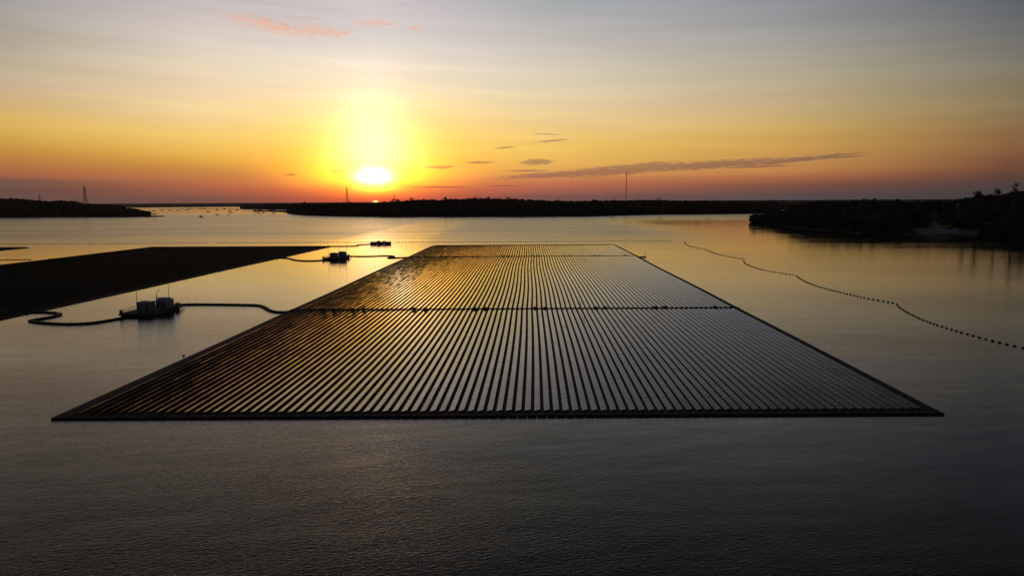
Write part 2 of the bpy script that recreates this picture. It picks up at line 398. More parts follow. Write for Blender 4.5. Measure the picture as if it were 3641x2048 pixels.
# wooded point and its low spit behind the central headland
landmass('distant_point', [(856,743,731),(868,744,726),(900,744.5,724.5),(960,745,724.5),(1040,746,724),(1120,747,723.5)], 300, 16, 12, 26, 22,
         'dark wood on the distant point left of the middle headland', fname='woods')
flat_land('sand_spit', [(898,753,751.5),(912,753,749.8),(950,753,749),(1000,755,749),(1020,758,749),(1048,764,752)], 3.0, 'low spit left of the middle headland')
flat_land('sandbar', [(560,743.6,743.3),(640,744.3,743.4),(740,744.4,743),(800,744.6,743.4),(858,745,743.8)], .8, 'thin mud bar lying in the open water far out to the left', M['mud'])
# right headland with a clearing
booth_p = at(3344, 814, 2.6)
def shape_r(u, q, z):                    # gentle landing ground, then the slope the track climbs
    w = min(1, max(0, (u - 3180) / 50)) * min(1, max(0, (3610 - u) / 60))
    if w <= 0: return z
    g = .5 + q * .045 if q < 75 else (3.9 + (q - 75) * .105 if q < 210 else 18 + (q - 210) * .16)
    return z + (min(z, g) - z) * w
def clear_r(u, q):
    if 3215 < u < 3445 and q < 78: return True
    if 3445 <= u < 3560 and q < 98: return q > 12 or u < 3480
    return 3300 - q * .02 < u < 3362 - q * .09 and q < 235
landmass('right_headland', [(2672,797,790),(2690,797.5,783),(2712,799,773),(2740,801,760),(2790,806,747),(2840,812,728),(2900,818,718),(3020,826.5,717),(3150,832,717),(3240,836,717),(3330,838,717),(3380,839,715),(3420,840,708),(3470,841,697),(3530,842,692),(3580,843,690),(3641,846,676),(3760,850,672),(3900,856,668)],
         230, 13, 11, 6.6, 60, 'dark woodland on the steep headland at the right edge of the photo', clear=clear_r, shape=shape_r, rows=26)
# far shore strips
def far_strip(name, fname, u0, u1, dist, v_of, tree, n, k, label, spread):
    V = []; us = np.linspace(u0, u1, 90); Cs = []; Ss = []
    for u in us:
        a = far_point(u, v_of(u), dist); nn = Vector((a.x, a.y, 0)).normalized(); zt = max(3, a.z - 4)
        for dd, z in ((-spread, -1), (-spread + 20, 2), (0, zt), (spread, zt * .9)): V.append((a.x + nn.x*dd, a.y + nn.y*dd, z))
    Q = [(i*4 + j, (i+1)*4 + j, (i+1)*4 + j + 1, i*4 + j + 1) for i in range(len(us) - 1) for j in range(3)]
    tag(mesh_np(name, V, np.array(Q), M['land'], smooth=True), 'distant low shore along the horizon', kind='structure')
    for _ in range(n):
        u = RNG.uniform(u0, u1); f = RNG.uniform(-1, .3); a = far_point(u, v_of(u), dist); nn = Vector((a.x, a.y, 0)).normalized(); zt = max(3, a.z - tree)
        z = (zt if f >= 0 else 2 + (zt - 2) * (1 + f)) - (tree - 5); p = a + nn * (spread * f); hh = tree * RNG.uniform(.7, 1.15)
        c, s = blob_tree_tris(p.x, p.y, z - hh*.1, hh, hh * RNG.uniform(.45, .8), k, RNG); Cs.append(c); Ss.append(s)
    P, QQ = clumps_to_mesh(np.concatenate(Cs), np.concatenate(Ss), RNG); tag(mesh_np(fname, P, QQ, M['leaf']), label, kind='stuff')
HZ = lambda u: 716 - (u - 1820) * .005236
far_strip('far_shore', 'treeline', -300, 3900, 6800, lambda u: HZ(u) - .6, 17, 7000, 9, 'thin line of trees along the far shore left of the sun', 250)
far_strip('far_shore_behind', 'far_forest', 2350, 3700, 3000, lambda u: HZ(u) - 1.6, 11, 5200, 11, 'jagged line of far treetops on the horizon right of the radio mast', 330)

# individual trees that stand out against the sky
def tree(name, u, vtop, dist, crown_h, crown_w, label, shape='round', base_z=None, n=150, sparse=1.0):
    top = far_point(u, vtop, dist); gz = base_z if base_z is not None else max(1, top.z - crown_h * 2.1)
    r = thing(name, (top.x, top.y, gz), label, 'tree', 'trees standing above the shoreline woods')
    Ht = top.z - gz; mb = MB(); zc = Ht - crown_h * .75
    lean = random.uniform(-.06, .06) * Ht
    mb.bar((0, 0, -1), (lean * .5, 0, Ht * .4), .035 * Ht, 7, .025 * Ht); mb.bar((lean * .5, 0, Ht * .4), (lean, 0, Ht * .85), .025 * Ht, 6, .008 * Ht)
    for k in range(6):
        a = random.uniform(0, 6.28); mb.bar((lean * .5, 0, Ht * random.uniform(.35, .6)), (lean + math.cos(a) * crown_w * .35, math.sin(a) * crown_w * .3, zc + random.uniform(-.1, .45) * crown_h), .012 * Ht, 5, .004 * Ht)
    mb.build('trunk', M['bark'], r)
    C = []
    if shape == 'flat': lobes = [(random.uniform(-.42, .42) * crown_w, random.uniform(-.3, .3) * crown_w, Ht - crown_h * random.uniform(.15, .45), crown_w * .22, crown_h * .2) for _ in range(9)]
    elif shape == 'tall': lobes = [(random.uniform(-.28, .28) * crown_w, random.uniform(-.2, .2) * crown_w, Ht - crown_h * f, crown_w * random.uniform(.18, .34), crown_h * .13) for f in (.1, .2, .3, .42, .5, .62, .72, .85)]
    else: lobes = [(random.uniform(-.3, .3) * crown_w, random.uniform(-.3, .3) * crown_w, Ht - crown_h * random.uniform(.22, .75), crown_w * random.uniform(.18, .3), crown_h * .22) for _ in range(8)]
    for lx, ly, lz, lr, lh in lobes:
        m = max(6, int(n / len(lobes))); d = RNG.normal(size=(m, 3)); d /= np.linalg.norm(d, axis=1, keepdims=True); d *= RNG.uniform(.4, 1, (m, 1))
        C.append(np.stack([lx + lean + d[:, 0]*lr, ly + d[:, 1]*lr, lz + d[:, 2]*lh], 1))
    C = np.concatenate(C); P, QQ = clumps_to_mesh(C, np.full(len(C), crown_w * .075 * sparse), RNG)
    mesh_np('crown', P, QQ, M['leaf'], r)
    return r
tree('spit_tree', 548, 759, 1755, 4.6, 11, 'small windswept tree alone on the low spit at the left', 'flat', .8, 130)
tree('shore_tree', 906, 744.5, 2230, 6, 9, 'left of three small trees on the low spit before the middle headland', 'round', .8, 90)
tree('shore_tree', 923, 743, 2230, 8, 14, 'round dark middle tree of three on the low spit before the middle headland', 'round', .8, 120)
tree('shore_tree', 966, 742, 2230, 9, 18, 'widest tree of three on the low spit before the middle headland', 'round', .8, 130)
tree('flat_top_tree', 1403, 709, 1830, 7, 17, 'flat topped tree in front of the pylon right of the sun', 'flat')
tree('umbrella_tree', 1463, 703.5, 1830, 8, 13, 'umbrella shaped tree between the pylon and the dark round tree', 'flat')
tree('round_tree', 1581, 699, 1850, 12, 14, 'dark round tree rising highest right of the sun', 'round', n=240)
tree('round_tree', 1689, 698, 1850, 9, 8, 'narrow round tree beside the two wispy trees on the middle headland', 'round')
tree('wispy_tree', 1703, 698, 1850, 9, 6, 'wispy tree left of the tallest wispy one on the middle headland', 'tall', sparse=.8)
tree('wispy_tree', 1713, 697, 1850, 10, 5, 'tallest thin wispy tree on the middle headland', 'tall', sparse=.8)
tree('round_tree', 1736, 699, 1850, 9, 13, 'broad round tree right of the wispy trees on the middle headland', 'round')
tree('round_tree', 1803, 702, 1860, 6, 14, 'low broad tree at the right end of the raised wood on the middle headland', 'flat')
tree('bare_tree', 1983, 700, 1900, 10, 8, 'sparse bare looking tree between two thin poles on the middle headland', 'tall', n=70, sparse=.6)
tree('bare_tree', 2341, 703.5, 1900, 6, 18, 'sparse spreading tree right of the radio mast', 'flat', n=90, sparse=.6)
tree('round_tree', 3432, 700, 900, 7, 8, 'bushy tree at the foot of the slope on the right headland', 'round', n=260)
tree('round_tree', 3483, 678, 900, 9, 11, 'dark round tree left of the knobbly tree on the right headland', 'round', n=320)
tree('knobbly_tree', 3551, 667, 900, 9, 7.5, 'tall knobbly tree in the middle of the right headland skyline', 'round', n=300)
tree('tall_tree', 3611, 650, 880, 15, 9.5, 'tallest airy tree on the right headland near the photo edge', 'tall', n=300, sparse=.9)
tree('round_tree', 3648, 668, 880, 12, 14, 'dark broad tree cut by the right edge of the photo', 'round', n=320)

# ------------------------------------------------------------------ pylons, masts
def lattice(name, u, vtop, vbase, dist, label, arms=True):
    top, base = far_point(u, vtop, dist), far_point(u, vbase + 8, dist); h = top.z - base.z; w = h * .088
    r = thing(name, base, label, 'pylon', 'transmission pylons on the skyline'); mb = MB(); t = .16 + h * .003
    def wid(f): return w * (1 - f) ** 1.5 + 1.1
    lv = [0, .16, .3, .42, .53, .63, .72, .8, .87, .94, 1]
    for sx in (-1, 1):
        for sy in (-1, 1):
            for a, b in zip(lv, lv[1:]): mb.bar((sx*wid(a), sy*wid(a), h*a), (sx*wid(b), sy*wid(b), h*b), t, 4)
    mb.build('lattice_leg', M['steel'], r); mb = MB()
    for a, b in zip(lv, lv[1:]):
        for s in (-1, 1):
            for p, q in (((-1, s), (1, s)), ((s, -1), (s, 1))):
                mb.bar((p[0]*wid(a), p[1]*wid(a), h*a), (q[0]*wid(b), q[1]*wid(b), h*b), t*.6, 4)
                mb.bar((q[0]*wid(a), q[1]*wid(a), h*a), (p[0]*wid(b), p[1]*wid(b), h*b), t*.6, 4)
    mb.build('bracing', M['steel'], r)
    if arms:
        for f in (.72, .82, .92):
            a = MB().bar((-w*.75, 0, h*f), (w*.75, 0, h*f), t*.8, 4); a.bar((-w*.75, 0, h*f), (0, 0, h*(f+.04)), t*.5, 4); a.bar((w*.75, 0, h*f), (0, 0, h*(f+.04)), t*.5, 4); a.build('cross_arm', M['steel'], r)
    return r
lattice('pylon', 305, 662, 724, 2300, 'lattice pylon standing behind the left headland')
lattice('pylon', 142, 693, 712, 3600, 'faint small lattice pylon near the left edge of the photo')
lattice('pylon', 1235, 666, 722, 2900, 'tall lattice pylon just left of the sun')
lattice('pylon', 1402, 689, 712, 2900, 'lattice pylon half hidden by the flat topped tree right of the sun')
def mast(name, u, vtop, vbase, dist, rad, label, cat, group=None, arm=None, dishes=False):
    top, base = far_point(u, vtop, dist), far_point(u, vbase, dist); h = top.z - base.z + 6; base.z -= 6
    r = thing(name, base, label, cat, group); MB().bar((0, 0, 0), (0, 0, h), rad, 6, rad * .7).build('pole', M['steel'], r)
    if arm:
        for f in arm: MB().bar((-1.6, 0, h*f), (1.6, 0, h*f), rad*.5, 4).build('cross_arm', M['steel'], r)
    if dishes:
        for f in (.45, .55, .97): MB().box(-1.5, 1.5, -.8, .8, h*f, h*f + 2.6, .2).build('antenna', M['steel'], r)
        mb = MB()
        for k in range(24):
            z = h * k / 24; s = 1 if k % 2 else -1
            mb.bar((-s*.8, 0, z), (s*.8, 0, z + h/24), .22, 4)
        for s in (-1, 1): mb.bar((s*.85, 0, 0), (s*.6, 0, h), .3, 4)
        mb.build('lattice', M['steel'], r)
    return r
mast('radio_mast', 2226, 614, 714, 2050, .5, 'tall radio mast standing right of the middle of the horizon', 'mast', dishes=True)
mast('thin_pole', 1877, 692, 712, 2000, .55, 'thin plain pole right of the raised wood on the middle headland', 'pole')
for u, vt, lab in ((2137, 705, 'utility pole farthest left of those near the radio mast'), (2182, 703, 'utility pole with crossarm just left of the radio mast'), (2285, 703, 'utility pole between the radio mast and the sparse spreading tree'), (2152, 702, 'thin utility pole second from left near the radio mast')):
    mast('utility_pole', u, vt, 716, 2150, .4, lab, 'pole', 'utility poles on the middle headland', arm=(.93,))
mast('utility_pole', 3152, 722, 745, 1150, .22, 'pale thin pole standing in the woods left of the yellow booth', 'pole', arm=(.95,))

# ------------------------------------------------------------------ landing place on the right shore
def ground_patch(name, uv, z, label, mat):
    P = [at(u, v, zz) for u, v, zz in uv]; n = len(P); c = sum(P, Vector()) / n
    V = [tuple(p) for p in P] + [(p.x + (p.x - c.x)*.05, p.y + (p.y - c.y)*.05, p.z - 3) for p in P] + [tuple(c)]
    Q3 = [(i, (i+1) % n, 2*n) for i in range(n)]; Q4 = [(i, n+i, n+(i+1) % n, (i+1) % n) for i in range(n)]
    return tag(mesh_np(name, V, [np.array(Q3), np.array(Q4)], mat), label, kind='structure')
ground_patch('landing_ground', [(3226,824,1.8),(3290,832,1.2),(3345,833,1.2),(3400,829,1.7),(3470,822,2.8),(3430,812,4.4),(3380,811,4.4),(3310,810,4.6),(3256,811,4.6)], 2, 'pale gravel landing ground by the water', M['gravel'])
ground_patch('track', [(3300,811,4.9),(3362,811,4.9),(3350,790,9.5),(3349,770,14.5),(3343,748,20),(3336,748,20),(3330,767,15),(3310,784,10.8)], 2, 'track climbing inland from the landing ground', M['gravel'])
flat_land('shore_bank', [(3520,836,826),(3560,838,828),(3600,839,831),(3641,842,834),(3700,845,836)], 2.4, 'grassy bank by the water at the right edge', M['mud'])
bp_ = at(3354, 814, 3.4)
r = thing('yellow_booth', bp_, 'bright yellow booth on the pale gravel landing ground', 'booth', rz=math.radians(-20))
MB().box(-5.2, 5.2, -2.2, 2.2, 0, 3.9).build('wall', M['yellow'], r)
MB().box(-5.7, 5.7, -2.8, 2.8, 3.9, 4.2, .1).build('roof', M['wood'], r)
d = MB().box(-.5, .6, -2.27, -2.2, 0, 2.1).build('door', M['wood'], r); MB().box(.4, .5, -2.33, -2.27, 1, 1.15).build('handle', M['steel'], d)
f = MB().box(2.2, 3.6, -2.26, -2.2, 1.1, 2.2).build('window', M['wood'], r); MB().box(2.3, 3.5, -2.29, -2.26, 1.2, 2.1).build('pane', M['glass'], f)
pp = at(3512, 807, 5.6)
r = thing('pavilion', pp, 'open pavilion with a pale flat roof among trees on the right shore', 'pavilion')
MB().box(-6.8, 6.8, -3, 3, 3.2, 3.6, .1).build('roof', M['tin'], r)
for sx in (-1, 1):
    for sy in (-1, 1): MB().bar((sx*6.2, sy*2.6, -1), (sx*6.2, sy*2.6, 3.2), .14, 6).build('post', M['wood'], r)
MB().box(-6.5, 6.5, -2.8, 2.8, -.4, .1).build('floor_slab', M['gravel'], r)
lp = at(3400, 806, 4)
r = thing('lamp_pole', lp, 'tall pale lamp pole behind the landing ground right of the yellow booth', 'lamp pole')
MB().bar((0, 0, -1), (0, 0, 25), .22, 8, .12).build('pole', M['white'], r); MB().box(-.9, .9, -.3, .3, 25, 25.6, .08).build('lamp_head', M['white'], r)
MB().bar((-1.1, 0, 24.4), (1.1, 0, 24.4), .07, 5).build('cross_arm', M['white'], r)
for u, v in ((3020 + 32, 829), (3540, 840)):
    p = at(u, v); r = thing('rowing_boat', p, 'pale rowing boat moored under the %s bank of the right headland' % ('wooded' if u < 3300 else 'grassy'), 'boat', 'small boats by the right shore', rz=random.uniform(-.3, .3))
    L, W = 3.6, .8; vs = []; qs = []
    for i, f in enumerate(np.linspace(-1, 1, 9)):
        w = W * (1 - abs(f) ** 2.6); vs += [(f*L, -w - .03, .5 + .15*f*f), (f*L, -w*.6, -.15), (f*L, w*.6, -.15), (f*L, w + .03, .5 + .15*f*f)]
        if i: k = (i-1)*4; qs += [(k + j, k + 4 + j, k + 5 + j, k + 1 + j) for j in range(3)]
    mesh_np('hull', vs, np.array(qs), M['white'], r); MB().box(-.15, .15, -.6, .6, .3, .36).build('thwart', M['wood'], r)

# ------------------------------------------------------------------ fishing rafts and boats far out
raft0 = None
def raft(u, v, s, label, group, boat=False):
    global raft0
    p = at(u, v); r = thing('fishing_boat' if boat else 'fishing_raft', p, label, 'boat' if boat else 'raft', group, rz=random.uniform(-.25, .25))
    mb = MB(); mb.box(-4*s, 4*s, -1.2*s, 1.2*s, -.2, .5*s, .2); mb.build('hull' if boat else 'deck', M['wood'], r)
    if boat: MB().ball((.5*s, 0, 1.1*s), .5*s, .4*s, .8*s).build('cargo', M['dark'], r)
    else:
        MB().box(-1.2*s, .8*s, -.9*s, .9*s, .5*s, 1.9*s, .3).build('hut', M['wood'], r)
        MB().bar((3*s, 0, 0), (3.4*s, 0, 2.4*s), .12*s, 4).build('post', M['wood'], r)
rl = 'tiny dark fishing raft on the open water between the left headland and the distant point'
for u, v in ((547,751),(576,749),(604,749),(631,750),(665,748.5),(646,744.5),(674,742.5),(712,742),(727,743),(740,754),(771,748),(816,751),(843,748.5),(798,743),(820,757),(918,758.5),(936,758.5),(975,759)):
    raft(u, v, 1.8 + (760 - v) * .05, rl, 'fishing rafts far out')
raft(713, 769, 1.3, 'fishing raft just behind the nearest low one right of the left spit', 'fishing rafts far out')
raft(772, 765.5, 1.5, 'dark fishing raft right of the nearest pair on the open water', 'fishing rafts far out')
raft(715, 773, 1.7, 'nearest low fishing raft right of the left spit', 'fishing rafts far out')
raft(812, 766.5, 1.3, 'faint fishing raft before the low spit of the middle headland', 'fishing rafts far out')
raft(1363, 776, 1.1, 'small fishing boat on the water below the sun', 'fishing boats before the middle headland', True)
raft(1604, 776, 1.1, 'small fishing boat on the water below the dark round tree', 'fishing boats before the middle headland', True)
raft(1853, 776, 1.2, 'small fishing boat on the water left of the marker floats', 'fishing boats before the middle headland', True)
for i, (u, v, s) in enumerate(((2055, 773, .8), (2177, 777, 1.5), (2348, 778, 1.1), (2516, 781, 1.0), (2419, 765, .8), (2062, 0, 0))):
    if not s: continue
    p = at(u, v); r = thing('marker_float', p, ['small marker float farthest left before the middle headland', 'tall marker float below the radio mast', 'marker float below the sparse spreading tree', 'marker float nearest the right headland', 'marker float close under the shore of the middle headland'][i], 'marker float', 'marker floats before the middle headland')
    MB().ball((0, 0, .3*s), 1.3*s, 1.3*s, .9*s).build('float', M['dark'], r); MB().bar((0, 0, .5), (0, 0, 4.5*s), .18*s, 5).build('pole', M['dark'], r)

# ------------------------------------------------------------------ floating solar arrays
A0 = Vector((-75.5, 108.1)); A1 = Vector((70.5, 108.2)); B0 = Vector((-63.2, 543.0)); LEN, WID = 435.0, 146.0
eS = (A1 - A0).normalized(); eT = (B0 - A0).normalized()
def wob(t):                               # the rows drift sideways a little, as moored floats do
    return (.5 * np.sin((t - 111) / 212.5 * 2 * np.pi) * ((t > 111) & (t < 323.5)) + .25 * np.sin(t / 37.0))
def W2(s, t):                             # array metres -> local xy
    s = s + wob(t)
    return np.stack([eS.x * s + eT.x * t, eS.y * s + eT.y * t], -1)
NR, PITCH_R, S0, PW, PL = 89, 1.589, 2.76, 1.02, 1.72
blocks = [(2.3, 62), (112.2, 122), (324.7, 63)]
TILT = math.radians(12.1)
def t_positions():
    out = []
    for t0, n in blocks: out += [(t0 + PL * k, k) for k in range(n)]
    return out
TP = t_positions()
def row_mesh(i, rng):
    V = []; Q = []; MI = []
    s0 = S0 + i * PITCH_R
    T = np.array([p[0] for p in TP]); K = np.array([p[1] for p in TP]); n = len(T)
    g0 = np.where(K % 4 == 0, .055, .022); g1 = np.where(K % 4 == 3, .055, .022)
    grp = (K // 4 + 40 * (T > 111) + 80 * (T > 324)); gt = rng.normal(0, .003, 200)[grp] + rng.normal(0, .0015, n); gz = rng.normal(0, .012, 200)[grp]
    gp = rng.normal(0, .006, 200)[grp] + rng.normal(0, .003, n)
    tl = TILT + gt; w = PW * np.cos(tl); h = PW * np.sin(tl); z0 = .36 + gz; th = .035
    def corner(fs, ft, dz, inset=0.0):
        s = s0 + fs * w + inset * (1 - 2*fs); t = T + np.where(ft > 0, PL - g1, g0) + inset * (1 - 2*ft)
        xy = W2(s, t); f2 = fs + inset * (1 - 2*fs); z = z0 + f2 * h + dz + gp * (ft - .5) * PL
        return np.concatenate([xy, z[:, None]], 1)
    rings = [[corner(a, b, 0, .03) for a, b in ((0,0),(1,0),(1,1),(0,1))], [corner(a, b, 0) for a, b in ((0,0),(1,0),(1,1),(0,1))], [corner(a, b, -th) for a, b in ((0,0),(1,0),(1,1),(0,1))]]
    V = np.stack([c for r in rings for c in r], 1)   # n,12,3
    fq = [(0,1,2,3)] + [(4+k, 4+(k+1) % 4, (k+1) % 4, k) for k in range(4)] + [(8+k, 8+(k+1) % 4, 4+(k+1) % 4, 4+k) for k in range(4)] + [(11,10,9,8)]
    mi = [0] + [1]*8 + [2]
    Q = (np.arange(n)[:, None, None] * 12 + np.array(fq)[None]).reshape(-1, 4)
    tr = np.linspace(TP[0][0], TP[-1][0] + PL, 110); mm = len(tr); rv = []          # mounting rail running the whole row
    for a, z in ((.18, .22), (.30, .22), (.30, .37), (.18, .37)): rv.append(np.concatenate([W2(np.full(mm, s0 + a), tr), np.full((mm, 1), z)], 1))
    rv = np.stack(rv, 1).reshape(-1, 3); o = n * 12
    rq = [(o + k*4 + j, o + k*4 + (j+1) % 4, o + k*4 + 4 + (j+1) % 4, o + k*4 + 4 + j) for k in range(mm - 1) for j in range(4)]
    return np.concatenate([V.reshape(-1, 3), rv]), np.concatenate([Q, np.array(rq)]), np.concatenate([np.tile(mi, n), np.ones(len(rq), int)])
def pillow(s0, s1, t0, t1, z1, ch=.05, z0=-.12):
    """chamfered floats given as arrays of equal length"""
    s0, s1, t0, t1 = np.broadcast_arrays(*(np.asarray(a, float) for a in (s0, s1, t0, t1))); n = len(s0); vs = []
    for c, z in ((0, z0), (0, z1 - ch), (ch, z1)):
        for a, b in ((0,0),(1,0),(1,1),(0,1)):
            s = np.where(a, s1 - c, s0 + c); t = np.where(b, t1 - c, t0 + c)
            vs.append(np.concatenate([W2(s, t), np.full((n, 1), z)], 1))
    V = np.stack(vs, 1)
    fq = [(k, (k+1) % 4, 4+(k+1) % 4, 4+k) for k in range(4)] + [(4+k, 4+(k+1) % 4, 8+(k+1) % 4, 8+k) for k in range(4)] + [(8,9,10,11)]
    return V.reshape(-1, 3), (np.arange(n)[:, None, None] * 12 + np.array(fq)[None]).reshape(-1, 4)
def cat_np(parts):
    Vs, Qs, o = [], [], 0
    for v, q in parts: Vs.append(v); Qs.append(q + o); o += len(v)
    return np.concatenate(Vs), np.concatenate(Qs)
arr = thing('floating_solar_array', (A0.x, A0.y, 0), 'large floating solar array across the middle of the water, nearest and brightest', 'solar array', 'floating solar arrays')
FP = .86
tf = np.arange(2.2, LEN - 1.6, FP)
keep = ~(((tf > 109.6) & (tf < 112.0)) | ((tf > 322.2) & (tf < 324.4))); tw = tf
for i in range(NR):
    v, q, mi = row_mesh(i, RNG)
    mesh_np('panel_row', v, q, None, arr, mats=[M['glass'], M['frame'], M['back']], mi=mi)
for i in range(NR - 1):
    s = S0 + i * PITCH_R + PW * math.cos(TILT) + .03; jit = RNG.normal(0, .008, len(tw))
    v, q = pillow(np.full(len(tw), s), np.full(len(tw), S0 + (i+1) * PITCH_R - .04), tw + .02, tw + FP - .02, .20 + 0 * s, .06)
    v = v.reshape(-1, 12, 3); v[:, :, 2] += jit[:, None]; v = v.reshape(-1, 3)
    mesh_np('service_walkway', v, q, M['walk'], arr)
# main floats under the panels
parts = []
for t0, t9 in ((2.3, LEN - 2),):
    tl_ = np.arange(t0, t9, 8.6)
    te = np.minimum(tl_ + 8.6, t9)
    parts.append(pillow(np.full(len(tl_), S0 - .1), np.full(len(tl_), S0 + NR * PITCH_R - .4), tl_, te, .09, .01))
v, q = cat_np(parts); mesh_np('main_float', v, q, M['float'], arr)
# perimeter
def edge_walk(name, s_a, s_b, t_a, t_b, along, cross, z=.34, ch=.12):
    parts = []
    if along == 't':
        tq = np.arange(t_a, t_b - .5, FP)
        for k in range(cross):
            a = s_a + (s_b - s_a) * k / cross; b = s_a + (s_b - s_a) * (k + 1) / cross
            parts.append(pillow(np.full(len(tq), a), np.full(len(tq), b - .04), tq + .03, tq + FP - .03, z, ch))
    else:
        sq = np.arange(s_a, s_b - .5, PITCH_R)
        for k in range(cross):
            a = t_a + (t_b - t_a) * k / cross; b = t_a + (t_b - t_a) * (k + 1) / cross
            parts.append(pillow(sq + .03, sq + PITCH_R - .03, np.full(len(sq), a + .03), np.full(len(sq), b - .03), z - .04 * (k % 2), ch))
    v, q = cat_np(parts); o = mesh_np(name, v, q, M['walk'] if along == 's' else M['float'], arr); return o
edge_walk('edge_walkway', 0, 2.55, 0.6, LEN, 't', 1)
edge_walk('edge_walkway', 143.5, 146, 0.6, LEN, 't', 1)
edge_walk('edge_walkway', 0, 146, 0, 2.1, 's', 3)
edge_walk('edge_walkway', 2.6, 143.4, LEN - 1.6, LEN, 's', 2, .78)
edge_walk('cross_walkway', 0, 146, 109.7, 111.9, 's', 2, .42)
edge_walk('cross_walkway', 0, 146, 322.3, 324.4, 's', 2, .42)
# cable duct lying along each cross walkway
for tc_ in (110.8, 323.3):
    mb = MB(); sq = np.linspace(.5, 145.5, 92)
    for a, b in zip(sq, sq[1:]):
        p = W2(np.array([a, b]), np.array([tc_, tc_])); mb.bar((p[0][0], p[0][1], .55), (p[1][0], p[1][1], .55), .16, 5)
    mb.build('cable_duct', M['cable'], arr)
def array_local(u, v, z=0):
    p = at(u, v, z); d = Vector((p.x - A0.x, p.y - A0.y)); det = eS.x * eT.y - eS.y * eT.x
    return (d.x * eT.y - d.y * eT.x) / det, (eS.x * d.y - eS.y * d.x) / det
for tc_, us in ((110.8, (1155, 1192, 1259, 1297, 1474, 1514, 1688, 1725, 1903, 1938, 2118, 2151, 2331, 2366, 2547)), (323.3, (1570, 1588, 1680, 1698, 1789, 1806, 1897, 1915, 2006, 2025, 2114, 2133, 2225))):
    for u in us:
        s, _ = array_local(u, 1102 if tc_ < 200 else 914); p = W2(np.array([s]), np.array([tc_]))[0]
        b = MB().box(p[0] - .6, p[0] + .6, p[1] - .3, p[1] + .3, .3, 1.0, .06).build('combiner_box', M['dark'], arr)
        MB().box(p[0] - .72, p[0] + .72, p[1] - .42, p[1] + .42, 1.0, 1.06, .02).build('lid', M['dark'], b)
# the same array again, twice, farther left
def place_copy(dxy, rot, label, drop=()):
    c = dup(arr); c['label'] = label
    # the far right corner is the anchor
    a = Vector((A0.x, A0.y)) + eS * WID + eT * LEN; tgt = a + Vector(dxy)
    loc = Vector((tgt.x, tgt.y, 0)) - (Matrix.Rotation(rot, 3, 'Z') @ Vector((a.x - A0.x, a.y - A0.y, 0)))
    c.location = loc; c.rotation_euler = (0, 0, rot); return c
place_copy((-225.5, -2), math.radians(-.6), 'dark floating solar array left of the nearest array, its panels seen from behind')
place_copy((-468, 3), math.radians(-.6), 'farthest left floating solar array, only its far corner in view')

# small things on the array
def small_pole(name, u, v, h, label, cat, z=.4, tri=False):
    p = at(u, v, z); r = thing(name, p, label, cat)
    if tri:
        for dx_, dy_ in ((-1.1, 0), (1.1, 0), (0, 1.2)): MB().bar((dx_, dy_, 0), (0, 0, h), .05, 5).build('leg', M['steel'], r)
        MB().bar((0, 0, h - .2), (0, 0, h + .5), .07, 5).build('sensor', M['steel'], r)
    else:
        MB().bar((0, 0, 0), (0, 0, h), .07, 6).build('pole', M['steel'], r); MB().box(-.3, .3, -.15, .15, h, h + .35, .05).build('sensor_box', M['dark'], r)
    return r
small_pole('weather_tripod', 2064, 1114, 3.4, 'thin tripod with a sensor standing on the near array by its nearer cross walkway', 'tripod', tri=True)
small_pole('sensor_pole', 2072, 914, 3.0, 'thin sensor pole standing on the farther cross walkway of the near array', 'pole')
small_pole('sensor_pole', 654, 1283, 1.0, 'short post with a small box on the left edge walkway of the near array', 'post')
r = thing('float_landing', at(2284, 915), 'small landing float with a post at the far right side of the near array', 'landing float')
MB().box(-3.2, 2.2, -1, 1, -.1, .5, .1).build('deck', M['float'], r); MB().bar((1.6, 0, .4), (1.6, 0, 3.0), .12, 6).build('post', M['dark'], r)
r = thing('junction_box', at(1810, 1346, .3), 'small pale box on a walkway between panel rows near the front of the array', 'box')
MB().box(-.22, .22, -.1, .1, 0, .22, .03).build('case', M['white'], r)

